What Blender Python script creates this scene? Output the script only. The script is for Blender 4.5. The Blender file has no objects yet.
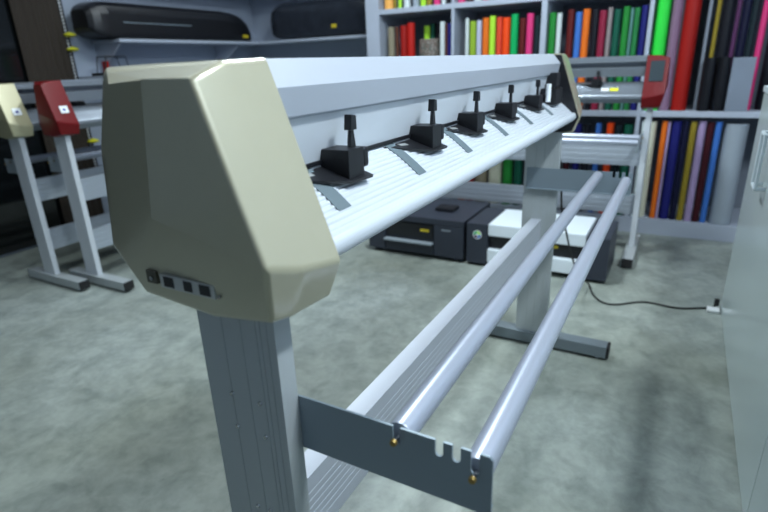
import bpy, bmesh, math, random
from mathutils import Vector, Matrix
random.seed(7)
sc = bpy.context.scene
COL = sc.collection

# ---------------------------------------------------------------- materials
def lin(c):
    return tuple(((v/255)/12.92 if v/255 <= .04045 else ((v/255+.055)/1.055)**2.4) for v in c) + (1,)

def mat(name, rgb, rough=.5, metal=0, coat=0, bump=0, bscale=200, var=0, vscale=6, emit=None, estr=0, trans=0, spec=.5):
    m = bpy.data.materials.new(name); m.use_nodes = True
    nt = m.node_tree; b = nt.nodes['Principled BSDF']
    b.inputs['Base Color'].default_value = lin(rgb)
    b.inputs['Roughness'].default_value = rough
    b.inputs['Metallic'].default_value = metal
    b.inputs['Coat Weight'].default_value = coat
    b.inputs['Coat Roughness'].default_value = .12
    b.inputs['Specular IOR Level'].default_value = spec
    tc = nt.nodes.new('ShaderNodeTexCoord')
    if var:
        n = nt.nodes.new('ShaderNodeTexNoise'); n.inputs['Scale'].default_value = vscale; n.inputs['Detail'].default_value = 4
        nt.links.new(tc.outputs['Object'], n.inputs['Vector'])
        mx = nt.nodes.new('ShaderNodeMix'); mx.data_type = 'RGBA'
        c = lin(rgb)
        mx.inputs[6].default_value = tuple(v*(1-var) for v in c[:3])+(1,)
        mx.inputs[7].default_value = tuple(min(1, v*(1+var)) for v in c[:3])+(1,)
        nt.links.new(n.outputs['Fac'], mx.inputs[0]); nt.links.new(mx.outputs[2], b.inputs['Base Color'])
    if bump:
        n = nt.nodes.new('ShaderNodeTexNoise'); n.inputs['Scale'].default_value = bscale
        nt.links.new(tc.outputs['Object'], n.inputs['Vector'])
        bp = nt.nodes.new('ShaderNodeBump'); bp.inputs['Strength'].default_value = bump; bp.inputs['Distance'].default_value = .002
        nt.links.new(n.outputs['Fac'], bp.inputs['Height']); nt.links.new(bp.outputs[0], b.inputs['Normal'])
    if emit:
        b.inputs['Emission Color'].default_value = lin(emit); b.inputs['Emission Strength'].default_value = estr
    if trans:
        b.inputs['Transmission Weight'].default_value = trans
    return m

M = {}
M['gold'] = mat('champagne_paint', (176, 171, 146), .33, .22, .8, var=.03, vscale=40)
M['red'] = mat('red_paint', (104, 8, 14), .4, 0, .1, spec=.25)
M['cream'] = mat('cream_paint', (176, 170, 138), .38, .2, .4)
M['green_cap'] = M['gold']
M['alu_s'] = mat('darker_aluminium', (140, 147, 156), .3, .6, bump=.05, bscale=300)
M['alu'] = mat('anodised_aluminium', (176, 184, 194), .42, .55, bump=.05, bscale=300)
M['alu_w'] = mat('satin_white_aluminium', (202, 207, 213), .45, .2)
M['alu_top'] = mat('top_cover_aluminium', (168, 173, 182), .42, .2)
M['alu_post'] = mat('grey_post_aluminium', (172, 178, 180), .5, .3, bump=.05, bscale=300)
M['foot'] = mat('dark_grey_foot', (112, 122, 128), .5, .3)
M['tube'] = mat('satin_tube', (168, 174, 188), .34, .5)
M['plate'] = mat('grey_steel_plate', (126, 139, 148), .45, .3)
M['grey_plate'] = mat('light_steel_plate', (150, 160, 168), .45, .3)
M['black'] = mat('black_plastic', (18, 19, 24), .42)
M['soft_black'] = mat('black_film', (15, 16, 22), .3)
M['rubber'] = mat('black_rubber', (22, 22, 24), .7)
M['steel'] = mat('screw_steel', (180, 182, 185), .25, 1)
M['brass'] = mat('brass_nut', (140, 118, 66), .45, .7)
M['silver'] = mat('port_plate_silver', (190, 192, 190), .35, .6)
M['recess'] = mat('brown_grey_recess', (78, 75, 62), .5)
M['strip'] = mat('dark_grey_strip', (92, 106, 112), .6)  # even dark grey tone of the curved strips on the tray
M['sticker'] = mat('white_sticker', (225, 228, 230), .5)
M['blue'] = mat('blue_ink', (40, 60, 150), .5)
M['yellow'] = mat('yellow_plastic', (215, 210, 30), .45)
M['white_lam'] = mat('white_laminate', (190, 203, 203), .24, 0, .15)
M['white_lam_edge'] = mat('white_laminate_edge', (196, 206, 212), .35)
M['shelf'] = mat('shelf_board_white', (168, 176, 190), .5)
M['shelf_grey'] = mat('shelf_panel_grey', (118, 126, 138), .55)
M['shelf_inner'] = mat('shelf_inner_cream', (170, 172, 165), .6)
M['wall'] = mat('blue_grey_wall', (160, 170, 186), .75, bump=.1, bscale=60, var=.04, vscale=2)
M['ceil'] = mat('white_ceiling', (205, 208, 210), .8)
M['dark_glass'] = mat('dark_window_glass', (14, 17, 18), .08)
M['dark_frame'] = mat('dark_window_frame', (24, 24, 24), .4)
M['curtain'] = mat('brown_curtain', (46, 38, 30), .85)
M['printer'] = mat('charcoal_printer', (44, 49, 60), .45)
M['printer_w'] = mat('white_printer_plastic', (212, 220, 226), .4)
M['screen'] = mat('grey_display', (50, 60, 66), .7, spec=.15)
M['gold_label'] = mat('gold_label', (190, 170, 40), .4)
M['lamp'] = mat('lamp_diffuser', (240, 244, 250), .5, emit=(225, 238, 255), estr=3)
M['lamp_body'] = mat('lamp_housing', (220, 220, 220), .5)
M['clear'] = mat('clear_plastic_wrap', (34, 38, 46), .25, bump=1.0, bscale=14, var=.5, vscale=12)
M['card'] = mat('cardboard_core', (150, 125, 90), .8)

def floor_mat():
    m = bpy.data.materials.new('polished_concrete'); m.use_nodes = True
    nt = m.node_tree; b = nt.nodes['Principled BSDF']
    tc = nt.nodes.new('ShaderNodeTexCoord')
    def noise(s, d, dist=0):
        n = nt.nodes.new('ShaderNodeTexNoise'); n.inputs['Scale'].default_value = s
        n.inputs['Detail'].default_value = d; n.inputs['Distortion'].default_value = dist
        nt.links.new(tc.outputs['Object'], n.inputs['Vector']); return n
    n1 = noise(1.1, 6, .3); n2 = noise(9, 9, .4); n3 = noise(34, 6); n2.inputs['Roughness'].default_value = .66
    r1 = nt.nodes.new('ShaderNodeValToRGB')
    e = r1.color_ramp.elements
    e[0].position = .32; e[0].color = lin((126, 131, 121)); e[1].position = .68; e[1].color = lin((156, 163, 158))
    nt.links.new(n1.outputs['Fac'], r1.inputs['Fac'])
    r2 = nt.nodes.new('ShaderNodeValToRGB')
    e = r2.color_ramp.elements
    e[0].position = .33; e[0].color = (.52, .56, .56, 1); e[1].position = .60; e[1].color = (1.03, 1.04, 1.04, 1)
    nt.links.new(n2.outputs['Fac'], r2.inputs['Fac'])
    mx = nt.nodes.new('ShaderNodeMix'); mx.data_type = 'RGBA'; mx.blend_type = 'MULTIPLY'; mx.inputs[0].default_value = .75
    nt.links.new(r1.outputs[0], mx.inputs[6]); nt.links.new(r2.outputs[0], mx.inputs[7])
    r3 = nt.nodes.new('ShaderNodeValToRGB')
    e = r3.color_ramp.elements
    e[0].position = .3; e[0].color = (.8, .8, .8, 1); e[1].position = .6; e[1].color = (1.05, 1.05, 1.05, 1)
    nt.links.new(n3.outputs['Fac'], r3.inputs['Fac'])
    mx2 = nt.nodes.new('ShaderNodeMix'); mx2.data_type = 'RGBA'; mx2.blend_type = 'MULTIPLY'; mx2.inputs[0].default_value = .5
    nt.links.new(mx.outputs[2], mx2.inputs[6]); nt.links.new(r3.outputs[0], mx2.inputs[7])
    nt.links.new(mx2.outputs[2], b.inputs['Base Color'])
    mr = nt.nodes.new('ShaderNodeMapRange'); mr.inputs[3].default_value = .3; mr.inputs[4].default_value = .6
    nt.links.new(n2.outputs['Fac'], mr.inputs[0]); nt.links.new(mr.outputs[0], b.inputs['Roughness'])
    bp = nt.nodes.new('ShaderNodeBump'); bp.inputs['Strength'].default_value = .12; bp.inputs['Distance'].default_value = .003
    nt.links.new(n3.outputs['Fac'], bp.inputs['Height']); nt.links.new(bp.outputs[0], b.inputs['Normal'])
    return m
M['floor'] = floor_mat()

def tin_mat():
    m = mat('patterned_tin', (120, 125, 125), .4)
    nt = m.node_tree; b = nt.nodes['Principled BSDF']
    tc = nt.nodes.new('ShaderNodeTexCoord'); v = nt.nodes.new('ShaderNodeTexVoronoi'); v.inputs['Scale'].default_value = 55
    r = nt.nodes.new('ShaderNodeValToRGB'); e = r.color_ramp.elements
    e[0].color = lin((165, 170, 165)); e[1].color = lin((70, 110, 105)); e.new(.5).color = lin((110, 90, 80))
    nt.links.new(tc.outputs['Object'], v.inputs['Vector']); nt.links.new(v.outputs['Distance'], r.inputs['Fac'])
    nt.links.new(r.outputs[0], b.inputs['Base Color']); return m
M['tin'] = tin_mat()

# ---------------------------------------------------------------- mesh helpers
def box(bm, x0, x1, y0, y1, z0, z1):
    vs = [bm.verts.new((x, y, z)) for x in (x0, x1) for y in (y0, y1) for z in (z0, z1)]
    for f in ((0, 1, 3, 2), (4, 6, 7, 5), (0, 4, 5, 1), (2, 3, 7, 6), (0, 2, 6, 4), (1, 5, 7, 3)):
        bm.faces.new([vs[i] for i in f])
    return bm

def prism(bm, pts, vec):
    """extrude a closed 3D outline along vec"""
    a = [bm.verts.new(p) for p in pts]; v = Vector(vec)
    b = [bm.verts.new(Vector(p)+v) for p in pts]
    n = len(pts)
    bm.faces.new(a); bm.faces.new(b[::-1])
    for i in range(n):
        bm.faces.new((a[i], a[(i+1) % n], b[(i+1) % n], b[i]))
    return bm

def cyl(bm, p0, p1, r0, r1=None, n=24):
    r1 = r0 if r1 is None else r1
    p0 = Vector(p0); p1 = Vector(p1); d = (p1-p0).normalized()
    u = d.orthogonal().normalized(); w = d.cross(u)
    A = []; B = []
    for i in range(n):
        t = 2*math.pi*i/n; o = u*math.cos(t)+w*math.sin(t)
        A.append(bm.verts.new(p0+o*r0)); B.append(bm.verts.new(p1+o*r1))
    bm.faces.new(A[::-1]); bm.faces.new(B)
    for i in range(n):
        bm.faces.new((A[i], A[(i+1) % n], B[(i+1) % n], B[i]))
    return bm

def lathe(bm, prof, c=(0, 0, 0), n=28):
    rings = []
    for r, z in prof:
        rings.append([bm.verts.new((c[0]+r*math.cos(2*math.pi*i/n), c[1]+r*math.sin(2*math.pi*i/n), c[2]+z)) for i in range(n)])
    for a, b in zip(rings, rings[1:]):
        for i in range(n):
            bm.faces.new((a[i], a[(i+1) % n], b[(i+1) % n], b[i]))
    bm.faces.new(rings[0][::-1]); bm.faces.new(rings[-1])
    return bm

def obj(name, bm, material, parent=None, bevel=0, seg=2, angle=30, smooth=True, wn=False):
    bmesh.ops.recalc_face_normals(bm, faces=bm.faces)
    if bevel:
        ed = [e for e in bm.edges if len(e.link_faces) == 2 and e.calc_face_angle(0) > math.radians(angle)]
        bmesh.ops.bevel(bm, geom=ed, offset=bevel, segments=seg, profile=.5, affect='EDGES', clamp_overlap=True)
    me = bpy.data.meshes.new(name); bm.to_mesh(me); bm.free()
    if smooth:
        me.shade_smooth(); me.set_sharp_from_angle(angle=math.radians(38))
    me.materials.append(material)
    o = bpy.data.objects.new(name, me); COL.objects.link(o)
    if bevel or wn:
        w = o.modifiers.new('weighted', 'WEIGHTED_NORMAL'); w.keep_sharp = True; w.weight = 80
    if parent: o.parent = parent
    return o

def B(): return bmesh.new()
def tag(o, label=None, cat=None, group=None, kind=None):
    if label: o['label'] = label
    if cat: o['category'] = cat
    if group: o['group'] = group
    if kind: o['kind'] = kind
    return o
def empty(name, loc, label, cat, group=None, rz=0):
    o = bpy.data.objects.new(name, None); COL.objects.link(o); o.location = loc; o.rotation_euler = (0, 0, rz)
    o.empty_display_size = .1
    return tag(o, label, cat, group)
def struct(name, bm, m, **k):
    return tag(obj(name, bm, m, **k), kind='structure')

# ---------------------------------------------------------------- room shell
struct('floor', box(B(), -2.2, 4.6, -1.2, 4.1, -.1, 0), M['floor'])
struct('ceiling', box(B(), -2.2, 4.6, -1.2, 4.1, 2.9, 3.0), M['ceil'])
struct('wall_back', box(B(), 4.47, 4.6, -1.2, 4.1, 0, 2.9), M['wall'])
struct('wall_left', box(B(), -2.2, 4.47, 3.95, 4.1, 0, 2.9), M['wall'])
struct('wall_right', box(B(), -2.2, 4.47, -1.2, -1.05, 0, 2.9), M['wall'])
struct('wall_front', box(B(), -2.2, -2.05, -1.05, 3.95, 0, 2.9), M['wall'])
w = struct('window_1', box(B(), -1.2, 2.40, 3.925, 3.948, .02, 2.5), M['dark_frame'])
for k, (a, b) in enumerate(((-1.15, .3), (.34, 1.5), (1.54, 2.36))):
    obj('pane', box(B(), a, b, 3.915, 3.928, .07, 2.44), M['dark_glass'], w)
bm = B()   # curtain: one pleated sheet with thickness
pts = []
for i in range(61):
    x = 2.12+.31*i/60; pts.append((x, 3.885+.007*math.sin(i*.6), .03))
back = [(p[0], p[1]+.006, .03) for p in pts[::-1]]
prism(bm, pts+back, (0, 0, 2.45))
tag(obj('curtain', bm, M['curtain']), 'dark brown pleated curtain hanging at the end of the dark window', 'curtain')

# lamps of the room --------------------------------------------------------
def lamp(x, y, L, W, power, label, rz=0, col=(.84, .95, 1.0), z=2.86, spread=180):
    r = empty('ceiling_light', (x, y, z), label, 'ceiling light', None, rz)
    obj('housing', box(B(), -L/2-.02, L/2+.02, -W/2-.02, W/2+.02, -.02, .04), M['lamp_body'], r, .005)
    obj('diffuser', box(B(), -L/2, L/2, -W/2, W/2, -.035, -.0205), M['lamp'], r)
    ld = bpy.data.lights.new('lamp', 'AREA'); ld.shape = 'RECTANGLE'; ld.size = L; ld.size_y = W
    ld.energy = power; ld.color = col; ld.spread = math.radians(spread)
    lo = bpy.data.objects.new('lamp', ld); COL.objects.link(lo); lo.parent = r; lo.location = (0, 0, -.05)
    return r
lamp(2.30, 1.05, .34, .30, 62, 'small square ceiling lamp above the far end of the large gold cutter')
lamp(1.0, -.80, .8, .22, 84, 'long ceiling lamp above the aisle beside the glossy white cabinet', 0)
lamp(1.0, 2.3, 1.2, .25, 16, 'ceiling lamp above the floor left of the large cutter', 0)
lamp(3.2, 2.6, 1.0, .2, 14, 'ceiling lamp above the back left corner of the room', 0)
wd = bpy.data.worlds.new('World'); sc.world = wd; wd.use_nodes = True
wd.node_tree.nodes['Background'].inputs[0].default_value = (.5, .62, .75, 1)
wd.node_tree.nodes['Background'].inputs[1].default_value = .2

# ---------------------------------------------------------------- vinyl cutter
OX, OY = .357, .45
def cutter(label, loc, T, cap, alu, dz=0, rz=0, rear=False, boards=((.43, .47, .555, .425),), closed=True,
           pinch=(), strips=(), carriage=None, group=None, ports=False, screen=False, sticker=None, big=True, toff=0):
    R = empty('vinyl_cutter', loc, label, 'vinyl cutter', group, rz)
    Y = (lambda y: y-OY) if big else (lambda y: y-OY if y < OY else (y-OY)*.6)
    TS = T-toff
    Z = lambda z: z+dz
    # --- end caps
    P0 = [(.396, 1.144), (.334, .966), (.350, .896), (.443, .882), (.563, .889), (.622, .943), (.606, 1.055), (.574, 1.139)]
    X0 = [0, 0, .016, .022, .026, .034, .040, .038]
    P1 = [(.399, 1.1585), (.326, .951), (.345, .892), (.443, .877), (.569, .884), (.637, .940), (.624, 1.062), (.586, 1.1570)]
    P2 = [(.400, 1.1605), (.321, .940), (.342, .890), (.443, .874), (.571, .881), (.638, .938), (.626, 1.062), (.588, 1.1600)]
    def make_cap(flip):
        fx = (lambda x: T-x) if flip else (lambda x: x)
        bm = B(); rings = []
        for x, P in ((X0, P0), ([.046]*8, P1), ([.110]*8, P2)):
            rings.append([bm.verts.new((fx(xx), Y(y), Z(z))) for xx, (y, z) in zip(x, P)])
        n = len(P0)
        r0 = rings[0]
        S = bm.verts.new((fx(-.004), Y(.483), Z(1.003))); Tt = bm.verts.new((fx(.001), Y(.466), Z(1.144)))
        S2 = bm.verts.new((fx(.007), Y(.4865), Z(.9995))); T2 = bm.verts.new((fx(.008), Y(.4695), Z(1.1435)))
        bm.faces.new((r0[0], r0[1], S, Tt))                 # raised flat field
        bm.faces.new((Tt, S, S2, T2)); bm.faces.new((S, r0[1], S2))
        bm.faces.new((r0[1], r0[2], r0[3], S2)); bm.faces.new((r0[3], r0[4], S2)); bm.faces.new((r0[4], r0[5], S2))
        bm.faces.new((r0[5], r0[6], T2, S2)); bm.faces.new((r0[6], r0[7], T2))
        bm.faces.new(rings[-1][::-1])
        for k, (a, b) in enumerate(zip(rings, rings[1:])):
            for i in range(n):
                if k == 0 and i == n-1:
                    bm.faces.new((a[i], b[i], b[0], a[0], Tt, T2))
                else: bm.faces.new((a[i], b[i], b[(i+1) % n], a[(i+1) % n]))
        bmesh.ops.recalc_face_normals(bm, faces=bm.faces)
        rim = lambda e: all(abs(v.co.x-fx(.110)) < 1e-5 for v in e.verts)
        soft = [e for e in bm.edges if not rim(e) and e.calc_face_angle(0) > math.radians(8) and (S in e.verts or S2 in e.verts or T2 in e.verts or Tt in e.verts)]
        ss = set(soft)
        hard = [e for e in bm.edges if not rim(e) and e not in ss and e.calc_face_angle(0) > math.radians(8)]
        bmesh.ops.bevel(bm, geom=hard, offset=.006, segments=4, profile=.55, affect='EDGES', clamp_overlap=True)
        o = obj('end_cap', bm, cap, R, wn=True)
        # dark inner face inside the rim
        cy, cz = .46, 1.03
        bm = B(); prism(bm, [(fx(.108), Y(cy+(y-cy)*.965), Z(cz+(z-cz)*.965)) for y, z in P2], ((-.004 if flip else .004), 0, 0))
        obj('inner_face', bm, M['black'], o, smooth=False)
        return o
    capA = make_cap(False); capB = make_cap(True)
    if ports:
        pp = obj('port_panel', box(B(), .0125, .0230, Y(.512), Y(.424), Z(.9115), Z(.9285)), M['silver'], capA, .0008)
        # plate is tilted a little like the cap's lower edge
        for a, b in ((.505, .489), (.472, .459), (.447, .431)):
            obj('socket', box(B(), .0115, .0140, Y(a), Y(b), Z(.914), Z(.9265)), M['black'], pp, .0004)
        obj('screw', cyl(B(), (.0105, Y(.417), Z(.917)), (.0200, Y(.417), Z(.917)), .0022), M['steel'], capA)
        rc = obj('cable_recess', box(B(), .0155, .0250, Y(.540), Y(.522), Z(.912), Z(.928)), M['recess'], capA, .0005)
        obj('screw', cyl(B(), (.0135, Y(.530), Z(.919)), (.0160, Y(.530), Z(.919)), .0026), M['steel'], capA)
    # --- beam
    x0, x1 = .100, T-.100
    L = x1-x0
    bm = B()
    if closed:
        top = [(.430, 1.1600), (.403, 1.1282), (.4090, 1.0938), (.4135, 1.0930), (.4135, 1.0905), (.55, 1.0905), (.55, 1.160)]
        prism(bm, [(x0, Y(y), Z(z)) for y, z in top], (L, 0, 0)); obj('top_cover', bm, M['alu_top'], R, smooth=False)
        bm = B()
        prism(bm, [(x0, Y(y), Z(z)) for y, z in [(.416, 1.0900), (.430, 1.028), (.54, 1.028), (.54, 1.0900)]], (L, 0, 0))
        obj('rear_panel', bm, alu, R, smooth=False)
        obj('gap_strip', box(B(), x0, x1, Y(.4265), Y(.4345), Z(1.0225), Z(1.0282)), M['black'], R)  # thin black strip in the gap between rear panel and tray
    else:
        top = [(.430, 1.160), (.405, 1.150), (.402, 1.128), (.455, 1.126), (.455, 1.104), (.404, 1.102), (.404, 1.096), (.41, 1.052), (.50, 1.052), (.52, 1.10), (.52, 1.16)]
        prism(bm, [(x0, Y(y), Z(z)) for y, z in top], (L, 0, 0)); obj('top_cover', bm, alu, R, smooth=False)
    # tray (platen) with fine lengthwise ridges and a rounded nose
    if closed:
        base = [(.540, 1.022), (.432, 1.022), (.405, 1.006), (.385, .991), (.365, .974), (.350, .960)]
    else:
        base = [(.540, 1.022), (.432, 1.022), (.405, 1.010), (.385, .995), (.365, .976), (.350, .960)]
    prof = [base[0]]
    seglen = [(base[i], base[i+1]) for i in range(1, len(base)-1)]
    tot = sum(math.dist(a, b) for a, b in seglen); ng = 12 if big else 0
    def along(s):
        for a, b in seglen:
            d = math.dist(a, b)
            if s <= d+1e-9:
                t = s/d; return (a[0]+(b[0]-a[0])*t, a[1]+(b[1]-a[1])*t), ((b[1]-a[1])/d, -(b[0]-a[0])/d)
            s -= d
        return seglen[-1][1], (0, 1)
    if ng:
        st = tot/ng
        for k in range(ng):
            for f, h in ((0, .0004), (.25, -.0002), (.50, .0004), (.66, .0019), (.84, .0019)):
                p, nr = along((k+f)*st); prof.append((p[0]-nr[0]*h, p[1]-nr[1]*h))
    else:
        prof += base[1:-1]
    # nose arc
    for k in range(13):
        t = math.radians(128+k*15); prof.append((.3515+.0165*math.cos(t), .9465+.0165*math.sin(t)))
    prof += [(.38, .912), (.54, .912)]
    bm = B(); prism(bm, [(x0, Y(y), Z(z)) for y, z in prof], (L, 0, 0))
    obj('tray', bm, M['alu_w'] if big else alu, R)
    # --- dark strips lying over the tray beside each pinch roller
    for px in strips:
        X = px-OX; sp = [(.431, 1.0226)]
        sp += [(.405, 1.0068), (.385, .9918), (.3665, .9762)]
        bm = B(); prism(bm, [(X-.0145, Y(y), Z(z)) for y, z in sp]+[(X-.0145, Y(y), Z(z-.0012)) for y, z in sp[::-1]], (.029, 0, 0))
        obj('dark_strip', bm, M['strip'], R, smooth=False)
    # --- pinch rollers
    for px in pinch:
        X = px-OX
        bm = box(B(), X-.030, X+.010, Y(.383), Y(.437), Z(1.004), Z(1.043))
        pr = obj('pinch_roller', bm, M['black'], R, .0015)
        zf = lambda y: Z(1.0035+(y-.382)*.34)
        bm = B(); o1 = [(-.140, .436), (-.134, .430), (-.032, .379), (.022, .376), (.022, .436)]
        prism(bm, [(X+a, Y(b), zf(b)) for a, b in o1], (0, .0015, -.004))
        obj('base_plate', bm, M['black'], pr)
        bm = B()
        prism(bm, [(X-.007, Y(.394), Z(1.041)), (X+.009, Y(.394), Z(1.041)), (X+.0045, Y(.394), Z(1.066)), (X-.0025, Y(.394), Z(1.066))], (0, .006, 0))
        prism(bm, [(X-.0075, Y(.391), Z(1.066)), (X+.0085, Y(.391), Z(1.066)), (X+.0075, Y(.391), Z(1.085)), (X-.0045, Y(.391), Z(1.087))], (0, .012, 0))
        obj('lever', bm, M['black'], pr, .0012)
        bm = box(B(), X+.011, X+.026, Y(.384), Y(.404), Z(1.013), Z(1.041))
        obj('knob', bm, M['black'], pr, .004, 3)
        bm = B(); prism(bm, [(X-.088, Y(.4175), zf(.4175)), (X-.066, Y(.4135), zf(.4135)), (X-.066, Y(.4205), zf(.4205)), (X-.088, Y(.4245), zf(.4245))], (0, 0, .0008))
        obj('label_strip', bm, M['silver'], pr)
        obj('screw', cyl(B(), (X-.105, Y(.430), zf(.430)), (X-.105, Y(.430), zf(.430)+.002), .0022, n=12), M['steel'], pr)
    if carriage:
        X = carriage-OX
        cr = obj('cutting_carriage', box(B(), X-.05, X+.06, Y(.375), Y(.428), Z(1.000), Z(1.052)), M['black'], R, .003)
        obj('carriage_cover', box(B(), X+.0, X+.05, Y(.385), Y(.426), Z(1.052), Z(1.100)), M['black'], cr, .004)
        obj('tool_holder', cyl(B(), (X-.07, Y(.395), Z(1.012)), (X-.07, Y(.395), Z(1.068)), .008), M['sticker'], cr)
        obj('tool_arm', box(B(), X-.075, X-.049, Y(.39), Y(.42), Z(1.025), Z(1.035)), M['black'], cr)
    # --- stand
    zt = Z(.890)
    for s in (0, 1):
        fx = (lambda x: x) if s == 0 else (lambda x: TS-x)
        px0, px1 = .052, .081
        # vertical grooves in the outer and inner wide face
        g = [.4655, .4345, .4100, .4030, .3930] if big else []
        out = [(px0, .381)]
        for gy in sorted(g): out += [(px0, gy-.0011), (px0+.0012, gy), (px0, gy+.0011)]
        out += [(px0, .507), (px1, .507)]
        for gy in sorted(g, reverse=True): out += [(px1, gy+.0011), (px1-.0012, gy), (px1, gy-.0011)]
        out += [(px1, .381)]
        bm = B(); prism(bm, [(fx(a), Y(b), .062) for a, b in out], (0, 0, zt-.062))
        po = obj('post', bm, M['alu_post'] if big else M['alu_w'], R, smooth=False)
        if big:
            for (sy, sz) in ((.466, .753), (.419, .752), (.465, .702), (.4175, .701), (.450, .571), (.427, .573)):
                sgn = -1 if s == 0 else 1
                bm = cyl(B(), (fx(px0+.001), Y(sy), sz), (fx(px0)+sgn*.0022, Y(sy), sz), .0038, .0026, 16)
                obj('screw', bm, M['steel'], po)
        bm = box(B(), min(fx(.036), fx(.096)), max(fx(.036), fx(.096)), Y(.14), Y(.77), .012, .062)
        ft = obj('foot', bm, M['foot'] if big else M['alu_post'], R, .004)
        for a, b in ((.13, .14), (.77, .78)):
            obj('foot_end_plug', box(B(), min(fx(.037), fx(.095)), max(fx(.037), fx(.095)), Y(a), Y(b), .013, .061), M['rubber'], ft, .002)
        for a in (.175, .74):
            obj('leveling_pad', cyl(B(), (fx(.066), Y(a), 0), (fx(.066), Y(a), .013), .014, .010, 18), M['steel'], ft)
        # notched media plate
        f = (lambda y: 2*.45-y) if rear else (lambda y: y)
        th = .003
        xp = .081 if s == 0 else TS-.081-th
        zt2, zb2 = .757, .677
        o2 = [(.497, zb2), (.497, zt2), (.2495, zt2)]
        def slot(c, hw, bottom):
            pts = [(c+hw, zt2)]
            for k in range(7):
                t = math.pi*k/6; pts.append((c+hw*math.cos(t), bottom+hw-hw*math.sin(t)))
            pts.append((c-hw, zt2)); return pts
        o2 += slot(.2400, .0050, .732)+slot(.1870, .0050, .736)+slot(.1665, .0050, .736)+slot(.1450, .0050, .728)
        o2 += [(.1290, zt2), (.1255, zt2-.004), (.1255, zb2)]
        if rear: o2 = [(f(a), b) for a, b in o2]
        bm = B(); prism(bm, [(xp, Y(a), Z(b)) for a, b in o2], (th, 0, 0))
        sg = 1 if s == 0 else -1      # narrow folded lip along the lower edge
        xl = xp+th if s == 0 else xp
        ya, yb = sorted((Y(f(.497)), Y(f(.128))))
        box(bm, min(xl-sg*.001, xl+sg*.014), max(xl-sg*.001, xl+sg*.014), ya, yb, Z(zb2)-.0001, Z(zb2)+.0022)
        obj('media_plate', bm, M['plate'] if big else M['grey_plate'], R, smooth=False)
    f = (lambda y: 2*.45-y) if rear else (lambda y: y)
    for (ry, rzz) in ((.2400, .741), (.1450, .727)):
        xa, xb = .0885, TS-.0885
        rb = obj('media_roller', cyl(B(), (xa, Y(f(ry)), Z(rzz)), (xb, Y(f(ry)), Z(rzz)), .0168, n=40), M['tube'], R, .0012, 2, 60)
        for e, sg in ((xa, -1), (xb, 1)):
            bm = cyl(B(), (e-sg*.004, Y(f(ry)), Z(rzz)), (e+sg*.015, Y(f(ry)), Z(rzz)), .0026, n=14)
            obj('pin', bm, M['steel'], rb)
            bm = cyl(B(), (e+sg*.013, Y(f(ry)), Z(rzz)), (e+sg*.018, Y(f(ry)), Z(rzz)), .0046, .0040, 16)
            obj('nut', bm, M['brass'], rb, .0006)
    for (ya, yb, za, zb) in boards:
        pts = [(ya, zb)]
        if big:
            for k in range(6):
                zc = zb+(za-zb)*(.22+.11*k)
                pts += [(ya, zc-.0011), (ya+.0009, zc), (ya, zc+.0011)]
        else:
            for k in range(3):
                zc = zb+(za-zb)*(.25+.25*k)
                pts += [(ya, zc-.002), (ya+.002, zc), (ya, zc+.002)]
        pts += [(ya, za), (yb, za), (yb, zb)]
        bm = B(); prism(bm, [(.081, Y(a), b) for a, b in pts], (TS-.162, 0, 0))
        obj('crossbeam', bm, M['alu_top'] if big else M['alu'], R, smooth=False)
    # front slope frame for stickers: point on panel, axis along slope
    def slope(x, t, off=.0012):
        a = Vector((0, Y(.400), Z(1.1605))); b = Vector((0, Y(.3225), Z(.945)))
        p = a.lerp(b, t); n = Vector((0, -.949, .314)); p += n*(off+.0018); p.x = x; return p
    def patch(name, xc, w, t0, t1, m, par, off=.0012, th=.0012):
        bm = B(); q = [slope(xc-w/2, t0, off), slope(xc+w/2, t0, off), slope(xc+w/2, t1, off), slope(xc-w/2, t1, off)]
        prism(bm, q, Vector((0, -.949, .314))*-th*1.5); return obj(name, bm, m, par)
    if sticker:
        st = patch('sticker', .062, .042, .58, .74, M['sticker'], capA)
        patch('sticker_emblem', .062, .014, .64, .69, M['blue'], st, .0016)
    if screen:
        for nm, xa, w, mm in (('white_label', 1.42, .040, 'sticker'), ('yellow_label', 1.465, .045, 'yellow')):
            bm = B(); yz = [(.382, .9935), (.366, .9780)]
            prism(bm, [(xa, Y(yz[0][0]), Z(yz[0][1])), (xa+w, Y(yz[0][0]), Z(yz[0][1])), (xa+w, Y(yz[1][0]), Z(yz[1][1])), (xa, Y(yz[1][0]), Z(yz[1][1]))], (0, -.0006, .0006))
            obj(nm, bm, M[mm], R)
        patch('display', T-.055, .068, .14, .62, M['screen'], capB, .0015)
    return R

main = cutter('large champagne gold cutter with grooved white tray filling the middle of the room', (OX, OY, 0), 1.783, M['gold'], M['alu_w'], toff=.037,
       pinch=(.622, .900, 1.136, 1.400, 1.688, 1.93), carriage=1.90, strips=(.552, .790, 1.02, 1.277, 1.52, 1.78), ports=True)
bdl = ((.43, .46, .61, .485), (.43, .46, .315, .195))
bd = ((.43, .46, .66, .535), (.43, .46, .365, .245))
cutter('red capped cutter with white square sticker, beside the cream capped one at the left', (OX+1.24, OY+2.445, 0), 1.45, M['red'], M['alu_s'], dz=-.033, rear=True,
       boards=bdl, closed=False, pinch=(.75, 1.05, 1.35), sticker=True, big=False, group=None)
cutter('cream capped cutter at the far left edge, behind the red capped one', (OX+1.14, OY+2.695, 0), 1.74, M['cream'], M['alu_s'], dz=-.038, rear=True,
       boards=bdl, closed=False, pinch=(.8, 1.2), sticker=True, big=False)
cutter('red capped cutter with a grey display, standing before the coloured vinyl rolls', (3.40, .10+1.746, 0), 1.746, M['red'], M['alu_s'], dz=-.02, rz=-math.pi/2,
       boards=bd, closed=False, pinch=(1.25, 1.55, 1.75), screen=True, big=False)

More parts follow.
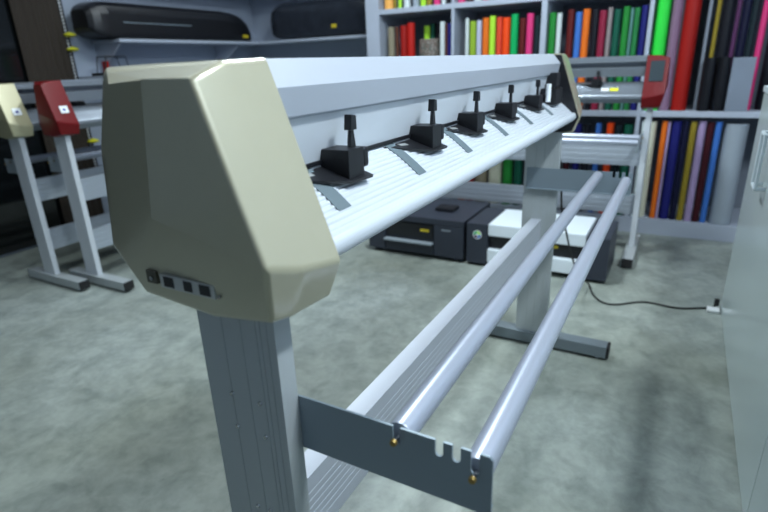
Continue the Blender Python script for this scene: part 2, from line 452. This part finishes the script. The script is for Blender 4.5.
# power cable ----------------------------------------------------------------
def curve_mesh(name, pts, r, m, label=None, cat=None, parent=None):
    cu = bpy.data.curves.new(name, 'CURVE'); cu.dimensions = '3D'; cu.bevel_depth = r; cu.bevel_resolution = 3
    sp = cu.splines.new('NURBS'); sp.points.add(len(pts)-1); sp.use_endpoint_u = True; sp.order_u = 4
    for p, q in zip(sp.points, pts): p.co = (*q, 1)
    o = bpy.data.objects.new(name, cu); COL.objects.link(o)
    me = bpy.data.meshes.new_from_object(o.evaluated_get(bpy.context.evaluated_depsgraph_get()))
    bpy.data.objects.remove(o)
    me.shade_smooth(); me.materials.clear(); me.materials.append(m)
    o = bpy.data.objects.new(name, me); COL.objects.link(o)
    if label: tag(o, label, cat)
    if parent: o.parent = parent
    return o
cb = curve_mesh('power_cable', [(2.10, .47, .866), (2.10, .44, .84), (2.13, .40, .80), (2.15, .385, .70), (2.22, .40, .56), (2.36, .39, .42), (2.48, .37, .22), (2.66, .335, .08), (2.76, .315, .006),
        (2.74, .305, .005), (2.64, .285, .005), (2.54, .215, .005), (2.57, .14, .005), (2.67, .05, .005), (2.64, -.05, .005), (2.64, -.12, .005), (2.69, -.20, .005), (2.712, -.252, .005), (2.718, -.258, .02)], .0045, M['rubber'],
        'black power cable hanging from the large gold cutter and snaking over the floor', 'cable')
obj('plug', box(B(), 2.708, 2.728, -.270, -.250, .016, .05), M['rubber'], cb, .003)
tag(obj('power_adapter', box(B(), 2.655, 2.704, -.274, -.222, 0, .016), M['sticker'], None, .005), 'small white power adapter on the floor at the corner of the white cabinet', 'adapter')

# ---------------------------------------------------------------- white cabinet at the right
cx0, cx1, fy = -.6, 2.735, -.28
cab = empty('cabinet', (1.07, -.6, 0), 'long glossy white cabinet along the right side of the picture', 'cabinet')
def cbx(name, a, b, c, d, e, f, m, par=cab, bv=.0015):
    r = Vector(cab.location)
    return obj(name, box(B(), a-r.x, b-r.x, c-r.y, d-r.y, e, f), m, par, bv)
cbx('body', cx0, cx1, -1.04, fy-.021, 0, .985, M['white_lam_edge'])
cbx('top_slab', cx0, cx1+.01, -1.04, fy+.004, .985, 1.008, M['white_lam_edge'])
seams = [-.6, -.1, .38, .855, 1.33, 2.733]
for a, b in zip(seams, seams[1:]):
    d = cbx('door', a+.002, b-.002, fy-.0195, fy, .004, .982, M['white_lam'])
    hx = 2.20 if b > 2 else b-.06
    bm = B(); r = cab.location
    w2, z0, z1, yo = .045, .70, .88, fy+.03
    path = [(hx-w2, z0), (hx-w2, z1), (hx+w2, z1), (hx+w2, z0)]
    for (p, q) in zip(path, path[1:]+path[:1]):
        cyl(bm, (p[0]-r.x, yo-r.y, p[1]), (q[0]-r.x, yo-r.y, q[1]), .006, n=12)
    for p in path:
        cyl(bm, (p[0]-r.x, fy-.001-r.y, p[1]), (p[0]-r.x, yo+.004-r.y, p[1]), .0065, n=12)
    obj('handle', bm, M['white_lam_edge'], d)

# ---------------------------------------------------------------- roll shelf on the back
SX, SD = 3.82, 4.32
su = empty('shelf_unit', (4.0, .7, 0), 'tall grey white shelf unit full of coloured vinyl rolls at the back', 'shelf')
def sbx(name, a, b, c, d, e, f, m, bv=.002):
    return obj(name, box(B(), a-4.0, b-4.0, c-.7, d-.7, e, f), m, su, bv)
sbx('base', SX, SD, -.95, 2.24, 0, .105, M['shelf'])
sbx('back_panel', SD, SD+.02, -.95, 2.24, 0, 2.5, M['shelf_grey'])
sbx('side_panel', SX, SD, 2.125, 2.24, .105, 2.5, M['shelf'])
for a, b in ((1.515, 1.536), (.868, .905), (.238, .262)):
    sbx('divider', SX, SD, a, b, .105, 2.5, M['shelf'])
sbx('divider', SX+.1, SD, -.066, -.048, .806, 2.5, M['shelf_grey'])
sbx('divider', SX, SD, -.95, -.93, .105, 2.5, M['shelf'])
for a, b in ((.262, .868), (.905, 1.515), (1.536, 2.125)):
    sbx('shelf_board', SX+.002, SD, a, b, 1.495, 1.53, M['shelf'])
    sbx('shelf_board', SX+.002, SD, a, b, .770, .806, M['shelf'])
sbx('shelf_board', SX+.002, SD, -.93, .238, .770, .806, M['shelf'])

RGB = {'white': (205, 214, 214), 'dark red': (92, 26, 26), 'blue': (62, 112, 190), 'orange': (222, 108, 30), 'black': (20, 22, 30), 'crimson': (135, 34, 60),
 'grey': (140, 130, 130), 'dark green': (20, 84, 66), 'green': (36, 128, 52), 'teal grey': (86, 130, 124), 'mid green': (40, 120, 66), 'navy': (30, 32, 104),
 'olive green': (140, 170, 50), 'lilac white': (180, 184, 206), 'lime': (170, 225, 60), 'coral': (215, 72, 46), 'orange red': (238, 74, 24), 'emerald': (10, 165, 90),
 'pink': (214, 58, 120), 'charcoal': (24, 38, 44), 'beige': (140, 132, 112), 'brown': (90, 52, 40), 'red': (150, 24, 18), 'bright red': (180, 32, 26),
 'peach': (242, 176, 92), 'olive': (140, 122, 40), 'silver': (150, 160, 170), 'maroon': (60, 18, 26), 'magenta': (200, 40, 110), 'ivory': (200, 200, 180),
 'lilac': (160, 140, 178), 'midnight blue': (16, 18, 46), 'bright green': (50, 215, 70), 'mauve': (128, 100, 124), 'plum': (84, 46, 84)}
MR = {}
def rmat(c, tall=False):
    if c not in MR: MR[c] = mat('vinyl_'+c.replace(' ', '_'), RGB[c], .45, 0, 0, spec=.25)
    return MR[c]
used = {}
def roll(colour, y, r, z, h, where, left, right, x=None):
    x = SX+.03+r if x is None else x
    bm = B()
    n = 20; 
    lathe(bm, [(r*.55, 0), (r, 0), (r, h), (r*.55, h), (r*.55, h-.02)], (0, 0, 0), n)
    o = obj('vinyl_roll', bm, rmat(colour)); o.location = (x, y, z+.001)
    if left and right: nb = f'between {left} and {right} ones'
    elif left: nb = f'right of the {left} one'
    elif right: nb = f'left of the {right} one'
    else: nb = 'alone'
    lb = f'{colour} vinyl roll {where}, {nb}'
    used[lb] = used.get(lb, 0)+1
    tag(o, lb, 'vinyl roll', 'vinyl rolls standing '+where)
    return o
def row(lst, z, h, where, x=None, jitter=.03):
    lst = sorted(lst, key=lambda t: -t[1])
    # keep neighbours from overlapping
    fixed = []
    for c, y, r in lst:
        if fixed and fixed[-1][1]-fixed[-1][2] < y+r+.001: r = max(.006, fixed[-1][1]-fixed[-1][2]-y-.0015)
        fixed.append((c, y, r))
    for i, (c, y, r) in enumerate(fixed):
        l = fixed[i-1][0] if i else None; rr = fixed[i+1][0] if i+1 < len(fixed) else None
        hh = h+random.uniform(-jitter, 0)
        roll(c, y, r, z, hh, where, l, rr, x)
row([('white', .764+.03, .016), ('dark red', .723, .0209), ('blue', .673, .0203), ('orange', .627, .0228), ('black', .573, .0213), ('crimson', .527, .0228), ('grey', .484, .0137),
     ('dark green', .442, .0206), ('green', .391, .0209), ('teal grey', .358, .0095), ('mid green', .33, .0165), ('navy', .287, .0197), ('green', .838, .0227)], .806, .635, 'above the display cutter')
row([('white', 1.431, .0128), ('olive green', 1.39, .0238), ('lilac white', 1.343, .0184), ('orange', 1.296, .0229), ('lime', 1.247, .0212), ('coral', 1.198, .0199),
     ('orange red', 1.15, .026), ('emerald', 1.093, .025), ('dark red', 1.036, .0191), ('pink', .987, .0236), ('charcoal', .936, .0193)], .806, .625, 'in the middle bay')
row([('beige', 2.05, .026), ('brown', 1.994, .0128), ('red', 1.943, .0279), ('bright red', 1.884, .0292), ('lime', 1.815, .0234), ('dark green', 1.767, .0183), ('black', 1.721, .0233),
     ('midnight blue', 1.67, .0239), ('white', 1.623, .0177), ('brown', 1.589, .0078), ('navy', 1.565, .0148)], .806, .625, 'near the patterned drum')
row([('peach', 2.065, .0385), ('olive', 2.003, .0106), ('lime', 1.963, .0126), ('white', 1.909, .0248), ('silver', 1.835, .0244), ('lime', 1.775, .0201), ('olive', 1.727, .0198),
     ('pink', 1.668, .0235), ('white', 1.613, .0155), ('black', 1.571, .0191)], 1.53, .62, 'on the top shelf, leftmost bay')
row([('pink', 1.48, .0262), ('maroon', 1.417, .0222), ('white', 1.358, .0219), ('magenta', 1.3, .0216), ('dark green', 1.236, .0212), ('black', 1.17, .0244), ('white', 1.104, .0206),
     ('brown', 1.043, .0202)], 1.53, .62, 'on the top shelf, middle bay')
row([('white', .212, .0147), ('ivory', .165, .026), ('orange', .092, .0165), ('lilac', .066, .0082), ('navy', .025, .0284), ('midnight blue', -.026, .0174), ('olive', -.069, .018),
     ('lilac', -.115, .0218), ('maroon', -.16, .0194), ('blue', -.202, .0173)], .105, .64, 'in the lowest bay beside the cabinet', jitter=.01)
roll('silver', -.297, .062, .105, .625, 'thick, in the lowest bay against the cabinet', 'blue', None, SX+.07)
row([('maroon', .678, .0198), ('navy', .616, .0227), ('black', .558, .0224), ('blue', .485, .0188), ('orange red', .412, .0234), ('charcoal', .359, .0212), ('dark green', .300, .0298)],
    .105, .62, 'low down behind the display cutter')
row([('orange', 1.46, .03), ('red', 1.39, .028), ('beige', 1.31, .045), ('ivory', 1.20, .05), ('green', 1.10, .035), ('dark green', 1.02, .03)], .105, .62, 'low down behind the printers')
row([('bright green', .190, .0394), ('mauve', .113, .0288), ('red', .034, .0437)], .806, 1.25, 'tall, left of the grey upright')
row([('olive', -.101, .0129), ('black', -.152, .033), ('plum', -.203, .0125), ('midnight blue', -.243, .0223), ('charcoal', -.286, .0183), ('pink', -.335, .0169), ('black', -.40, .03), ('grey', -.47, .03)],
    .806, 1.25, 'tall, right of the grey upright', x=3.965)
# short goods in front of the tall rolls
bm = B(); cyl(bm, (3.86-.0, -.10, .807), (3.86, -.10, 1.112), .034, n=24)
tag(obj('film_roll', bm, M['soft_black']), 'short thick black roll in front of the tall rolls, nearer the grey upright', 'vinyl roll', 'short black rolls')
bm = B(); cyl(bm, (3.86, -.171, .807), (3.86, -.171, 1.112), .034, n=24)
tag(obj('film_roll', bm, M['soft_black']), 'short thick black roll in front of the tall rolls, touching the pale grey box', 'vinyl roll', 'short black rolls')
bm = box(B(), 3.825, 3.875, -.325, -.212, .807, 1.108)
tag(obj('flat_box', bm, mat('pale_grey_board', (120, 130, 145), .5, var=.1, vscale=5), None, .003), 'pale grey flat box standing on the shelf beside the short black rolls', 'box')
# cardboard-coloured mesh tin
bm = B(); lathe(bm, [(.075, 0), (.078, .004), (.078, .495), (.074, .50), (.070, .495)], (0, 0, 0), 36)
t = obj('tin_drum', bm, M['tin']); t.location = (3.905, 1.742, .807)
# keep the rolls behind it clear
tag(t, 'round grey patterned drum in front of the black rolls, left shelf compartment', 'drum')
for o in list(COL.objects):
    if o.name.startswith('vinyl_roll') and abs(o.location.z-.806) < .01 and 1.63 < o.location.y < 1.86:
        o.location.x = 4.02

# ---------------------------------------------------------------- wall shelves, back left corner
def shelf_board(name, x0, x1, y0, y1, z, label, par=None):
    ox, oy = (x0+x1)/2, (y0+y1)/2
    r = empty(name, (ox, oy, z), label, 'shelf')
    obj('board', box(B(), x0-ox, x1-ox, y0-oy, y1-oy, 0, .022), M['shelf'], r, .002)
    return r
a = shelf_board('wall_shelf', 2.667, 4.14, 3.62, 3.948, 1.362, 'pale wall shelf carrying the smooth black plotter, left of the corner')
for x in (2.69, 3.9):
    bm = B(); prism(bm, [(x-3.4035, .163, 0), (x-3.4035, -.155, 0), (x-3.4035, .163, -.22)], (.006, 0, 0)); obj('bracket', bm, M['shelf'], a)
shelf_board('wall_shelf', 4.142, 4.468, 2.26, 3.948, 1.362, 'pale wall shelf carrying the film wrapped plotter, right of the corner')
shelf_board('wall_shelf', 2.667, 4.14, 3.62, 3.948, 1.82, 'upper pale wall shelf above the smooth black plotter')
shelf_board('wall_shelf', 4.142, 4.468, 2.26, 3.948, 1.82, 'upper pale wall shelf above the film wrapped plotter')
shelf_board('wall_shelf', 2.50, 4.14, 3.62, 3.948, 1.115, 'lower pale wall shelf behind the red and cream cutters')

rail = tag(obj('slotted_rail', box(B(), 2.450, 2.482, 3.905, 3.9475, .3, 2.3), M['black'], None, .001), 'black slotted rail with white holes running up the wall beside the curtain', 'rail')
bm = B()
for k in range(90): box(bm, 2.455, 2.467, 3.9035, 3.9055, .32+k*.022, .332+k*.022)
obj('slot_holes', bm, M['sticker'], rail)
for z, w in ((1.417, 'highest of three on the slotted rail'), (1.322, 'second from the top on the slotted rail'), (.68, 'lowest on the slotted rail, below the cutters')):
    bm = B(); lathe(bm, [(.004, -.016), (.022, -.012), (.040, -.003), (.040, .003), (.020, .012), (.006, .018)], (0, 0, 0), 20)
    c = obj('clip', bm, M['yellow']); c.location = (2.46, 3.862, z); tag(c, 'round yellow clip, '+w, 'clip', 'yellow clips on the rail')

def plotter_head(name, L, m, label, loc, rz, trim=True):
    R = empty(name, loc, label, 'plotter', None, rz)
    prof = [(-.14, .01), (-.15, .05), (-.15, .16), (-.13, .215), (-.08, .245), (.08, .25), (.12, .23), (.13, .01)]
    bm = B(); rings = []
    spec = [(0, .62, .5), (.03, .82, .75), (.08, .95, .92), (.14, 1, 1), (L-.34, 1, 1), (L-.22, .98, .97), (L-.12, .93, .88), (L-.05, .85, .70), (L, .72, .42)]
    for x, sy, sz in spec: rings.append([bm.verts.new((x, y*sy, z*sz if x > L/2 else .125+(z-.125)*sz)) for y, z in prof])
    n = len(prof)
    for p, q in zip(rings, rings[1:]):
        for i in range(n): bm.faces.new((p[i], q[i], q[(i+1) % n], p[(i+1) % n]))
    bm.faces.new(rings[0]); bm.faces.new(rings[-1][::-1])
    for v in bm.verts: v.co.z = max(v.co.z, .004)
    if not trim:
        for v in bm.verts: v.co.z = .004+(v.co.z-.004)*1.25
    me = obj('body', bm, m, R, .006, 2, 20)
    if trim:
        obj('trim_line', box(B(), .24, L-.75, -.153, -.149, .105, .112), M['plate'], R)
        b = obj('badge', box(B(), L-.15, L-.09, -.152, -.128, .03, .055), M['gold_label'], R)
    else:
        obj('badge', box(B(), L-.50, L-.45, -.155, -.147, .07, .10), M['gold_label'], R)
    return R
plotter_head('plotter_head', 1.62, M['black'], 'smooth black plotter head lying on the left wall shelf', (2.49, 3.775, 1.385), 0)
plotter_head('plotter_head', 1.22, M['clear'], 'black plotter head wrapped in wrinkled clear film on the back shelf', (4.30, 3.50, 1.385), -math.pi/2, False)

# small framed box on lower wall shelf
R = empty('tray_box', (2.64, 3.74, 1.137), 'small black framed box with red strip on the lower wall shelf', 'box')
obj('base', box(B(), -.11, .17, -.07, .08, 0, .022), M['black'], R, .004)
bm = B()
for (p, q) in (((-.08, -.05, .02), (-.06, -.05, .13)), ((.12, -.05, .02), (.10, -.05, .13)), ((-.06, -.05, .13), (.10, -.05, .13)), ((-.08, .05, .02), (-.06, .05, .13)), ((.12, .05, .02), (.10, .05, .13)), ((-.06, .05, .13), (.10, .05, .13)), ((-.06, -.05, .13), (-.06, .05, .13)), ((.10, -.05, .13), (.10, .05, .13))):
    cyl(bm, p, q, .004, n=8)
obj('frame', bm, M['black'], R)
obj('strip', box(B(), -.045, -.030, -.03, .03, .022, .10), rmat('red'), R)

# ---------------------------------------------------------------- printers on the floor
def printer_black():
    R = empty('printer', (2.8, 1.37, 0), 'wide charcoal desktop printer on the floor under the gold cutter', 'printer')
    def q(n, a, b, c, d, e, f, m, p=R, bv=.004): return obj(n, box(B(), a, b, c, d, e, f), m, p, bv)
    y0, y1 = -.33, .32
    q('body', .02, .50, y0, y1, .02, .225, M['printer'])
    l = q('lid', .0, .50, y0-.002, y1+.002, .2255, .262, M['printer'])
    q('panel', .0, .019, y0, y0+.19, .025, .2245, M['printer'])
    q('panel', .0, .019, y1-.12, y1, .025, .2245, M['printer'])
    q('output_slot', .012, .0195, y0+.20, y1-.13, .12, .215, M['black'])
    q('output_tray', -.03, .012, y0+.195, y1-.125, .095, .108, M['grey_plate'])
    q('paper_drawer', .0, .0195, y0+.195, y1-.125, .025, .09, M['printer'])
    q('gold_badge', .006, .0118, y0+.225, y0+.285, .168, .185, M['gold_label'])
    q('lid_block', .16, .27, y0+.13, y0+.25, .2622, .285, M['black'])
    q('name_strip', -.0008, .0, y0+.08, y0+.14, .192, .200, M['grey_plate'], bv=0)
    for a in (.05, .45):
        for b in (y0+.05, y1-.05): q('foot', a-.02, a+.02, b-.02, b+.02, 0, .0195, M['rubber'])
    return R
printer_black()
def printer_white():
    R = empty('printer', (2.8, .62, 0), 'wide printer with white lid and dark sides on the floor before the display cutter', 'printer')
    def q(n, a, b, c, d, e, f, m, p=R, bv=.004): return obj(n, box(B(), a, b, c, d, e, f), m, p, bv)
    s = q('side_housing', .0, .36, .275, .40, .018, .262, M['printer'])
    bm = cyl(B(), (-.0015, .335, .195), (.001, .335, .195), .026, n=28); d = obj('disc_emblem', bm, M['sticker'], s)
    for k, c in enumerate(('emerald', 'lime', 'blue', 'plum')):
        a = k*math.pi/2; bm = B(); pts = [(-.0020, .335+.008*math.cos(t), .195+.008*math.sin(t)) for t in (a, a+.5, a+1, a+1.4)]+[(-.0020, .335+.022*math.cos(t), .195+.022*math.sin(t)) for t in (a+1.4, a+1, a+.5, a)]
        prism(bm, pts, (.0006, 0, 0)); obj('colour_sector', bm, rmat(c), d)
    q('side_housing', .0, .36, -.38, -.265, .018, .255, M['printer'])
    q('lid', .0, .36, -.262, .272, .195, .267, M['printer_w'], bv=.008)
    q('core', .04, .36, -.262, .272, .018, .194, M['black'])
    q('output_tray', -.005, .039, -.262, .272, .035, .115, M['printer_w'], bv=.006)
    q('bezel', .025, .039, -.262, .272, .16, .193, M['black'])
    q('gold_badge', .018, .0245, -.12, -.07, .165, .18, M['gold_label'], bv=.001)
    q('name_strip', -.0008, .0002, -.11, -.03, .222, .232, M['plate'], bv=0)
    for a in (.05, .32):
        for b in (.33, -.32): q('foot', a-.02, a+.02, b-.02, b+.02, 0, .0175, M['rubber'])
    return R
printer_white()

# ---------------------------------------------------------------- camera
cam = bpy.data.cameras.new('Camera'); co = bpy.data.objects.new('Camera', cam); COL.objects.link(co)
Rr = [[0.4802486012912453, -0.8764034619692301, -0.035752661525407584], [-0.3179521152145505, -0.13595224823987548, -0.9383088183690464], [0.8174764420999515, 0.46198913195752894, -0.343945211574072]]
right = Vector(Rr[0]); down = Vector(Rr[1]); fwd = Vector(Rr[2])
mtx = Matrix((right, -down, -fwd)).transposed().to_4x4(); mtx.translation = Vector((0, 0, 1.15))
co.matrix_world = mtx
cam.sensor_width = 36; cam.lens = 525.887/768*36; cam.clip_start = .02
cam.dof.use_dof = True; cam.dof.focus_distance = .95; cam.dof.aperture_fstop = 3.6
sc.camera = co
sc.view_settings.view_transform = 'Standard'; sc.view_settings.look = 'None'; sc.view_settings.gamma = 1
sc.view_settings.exposure = 0
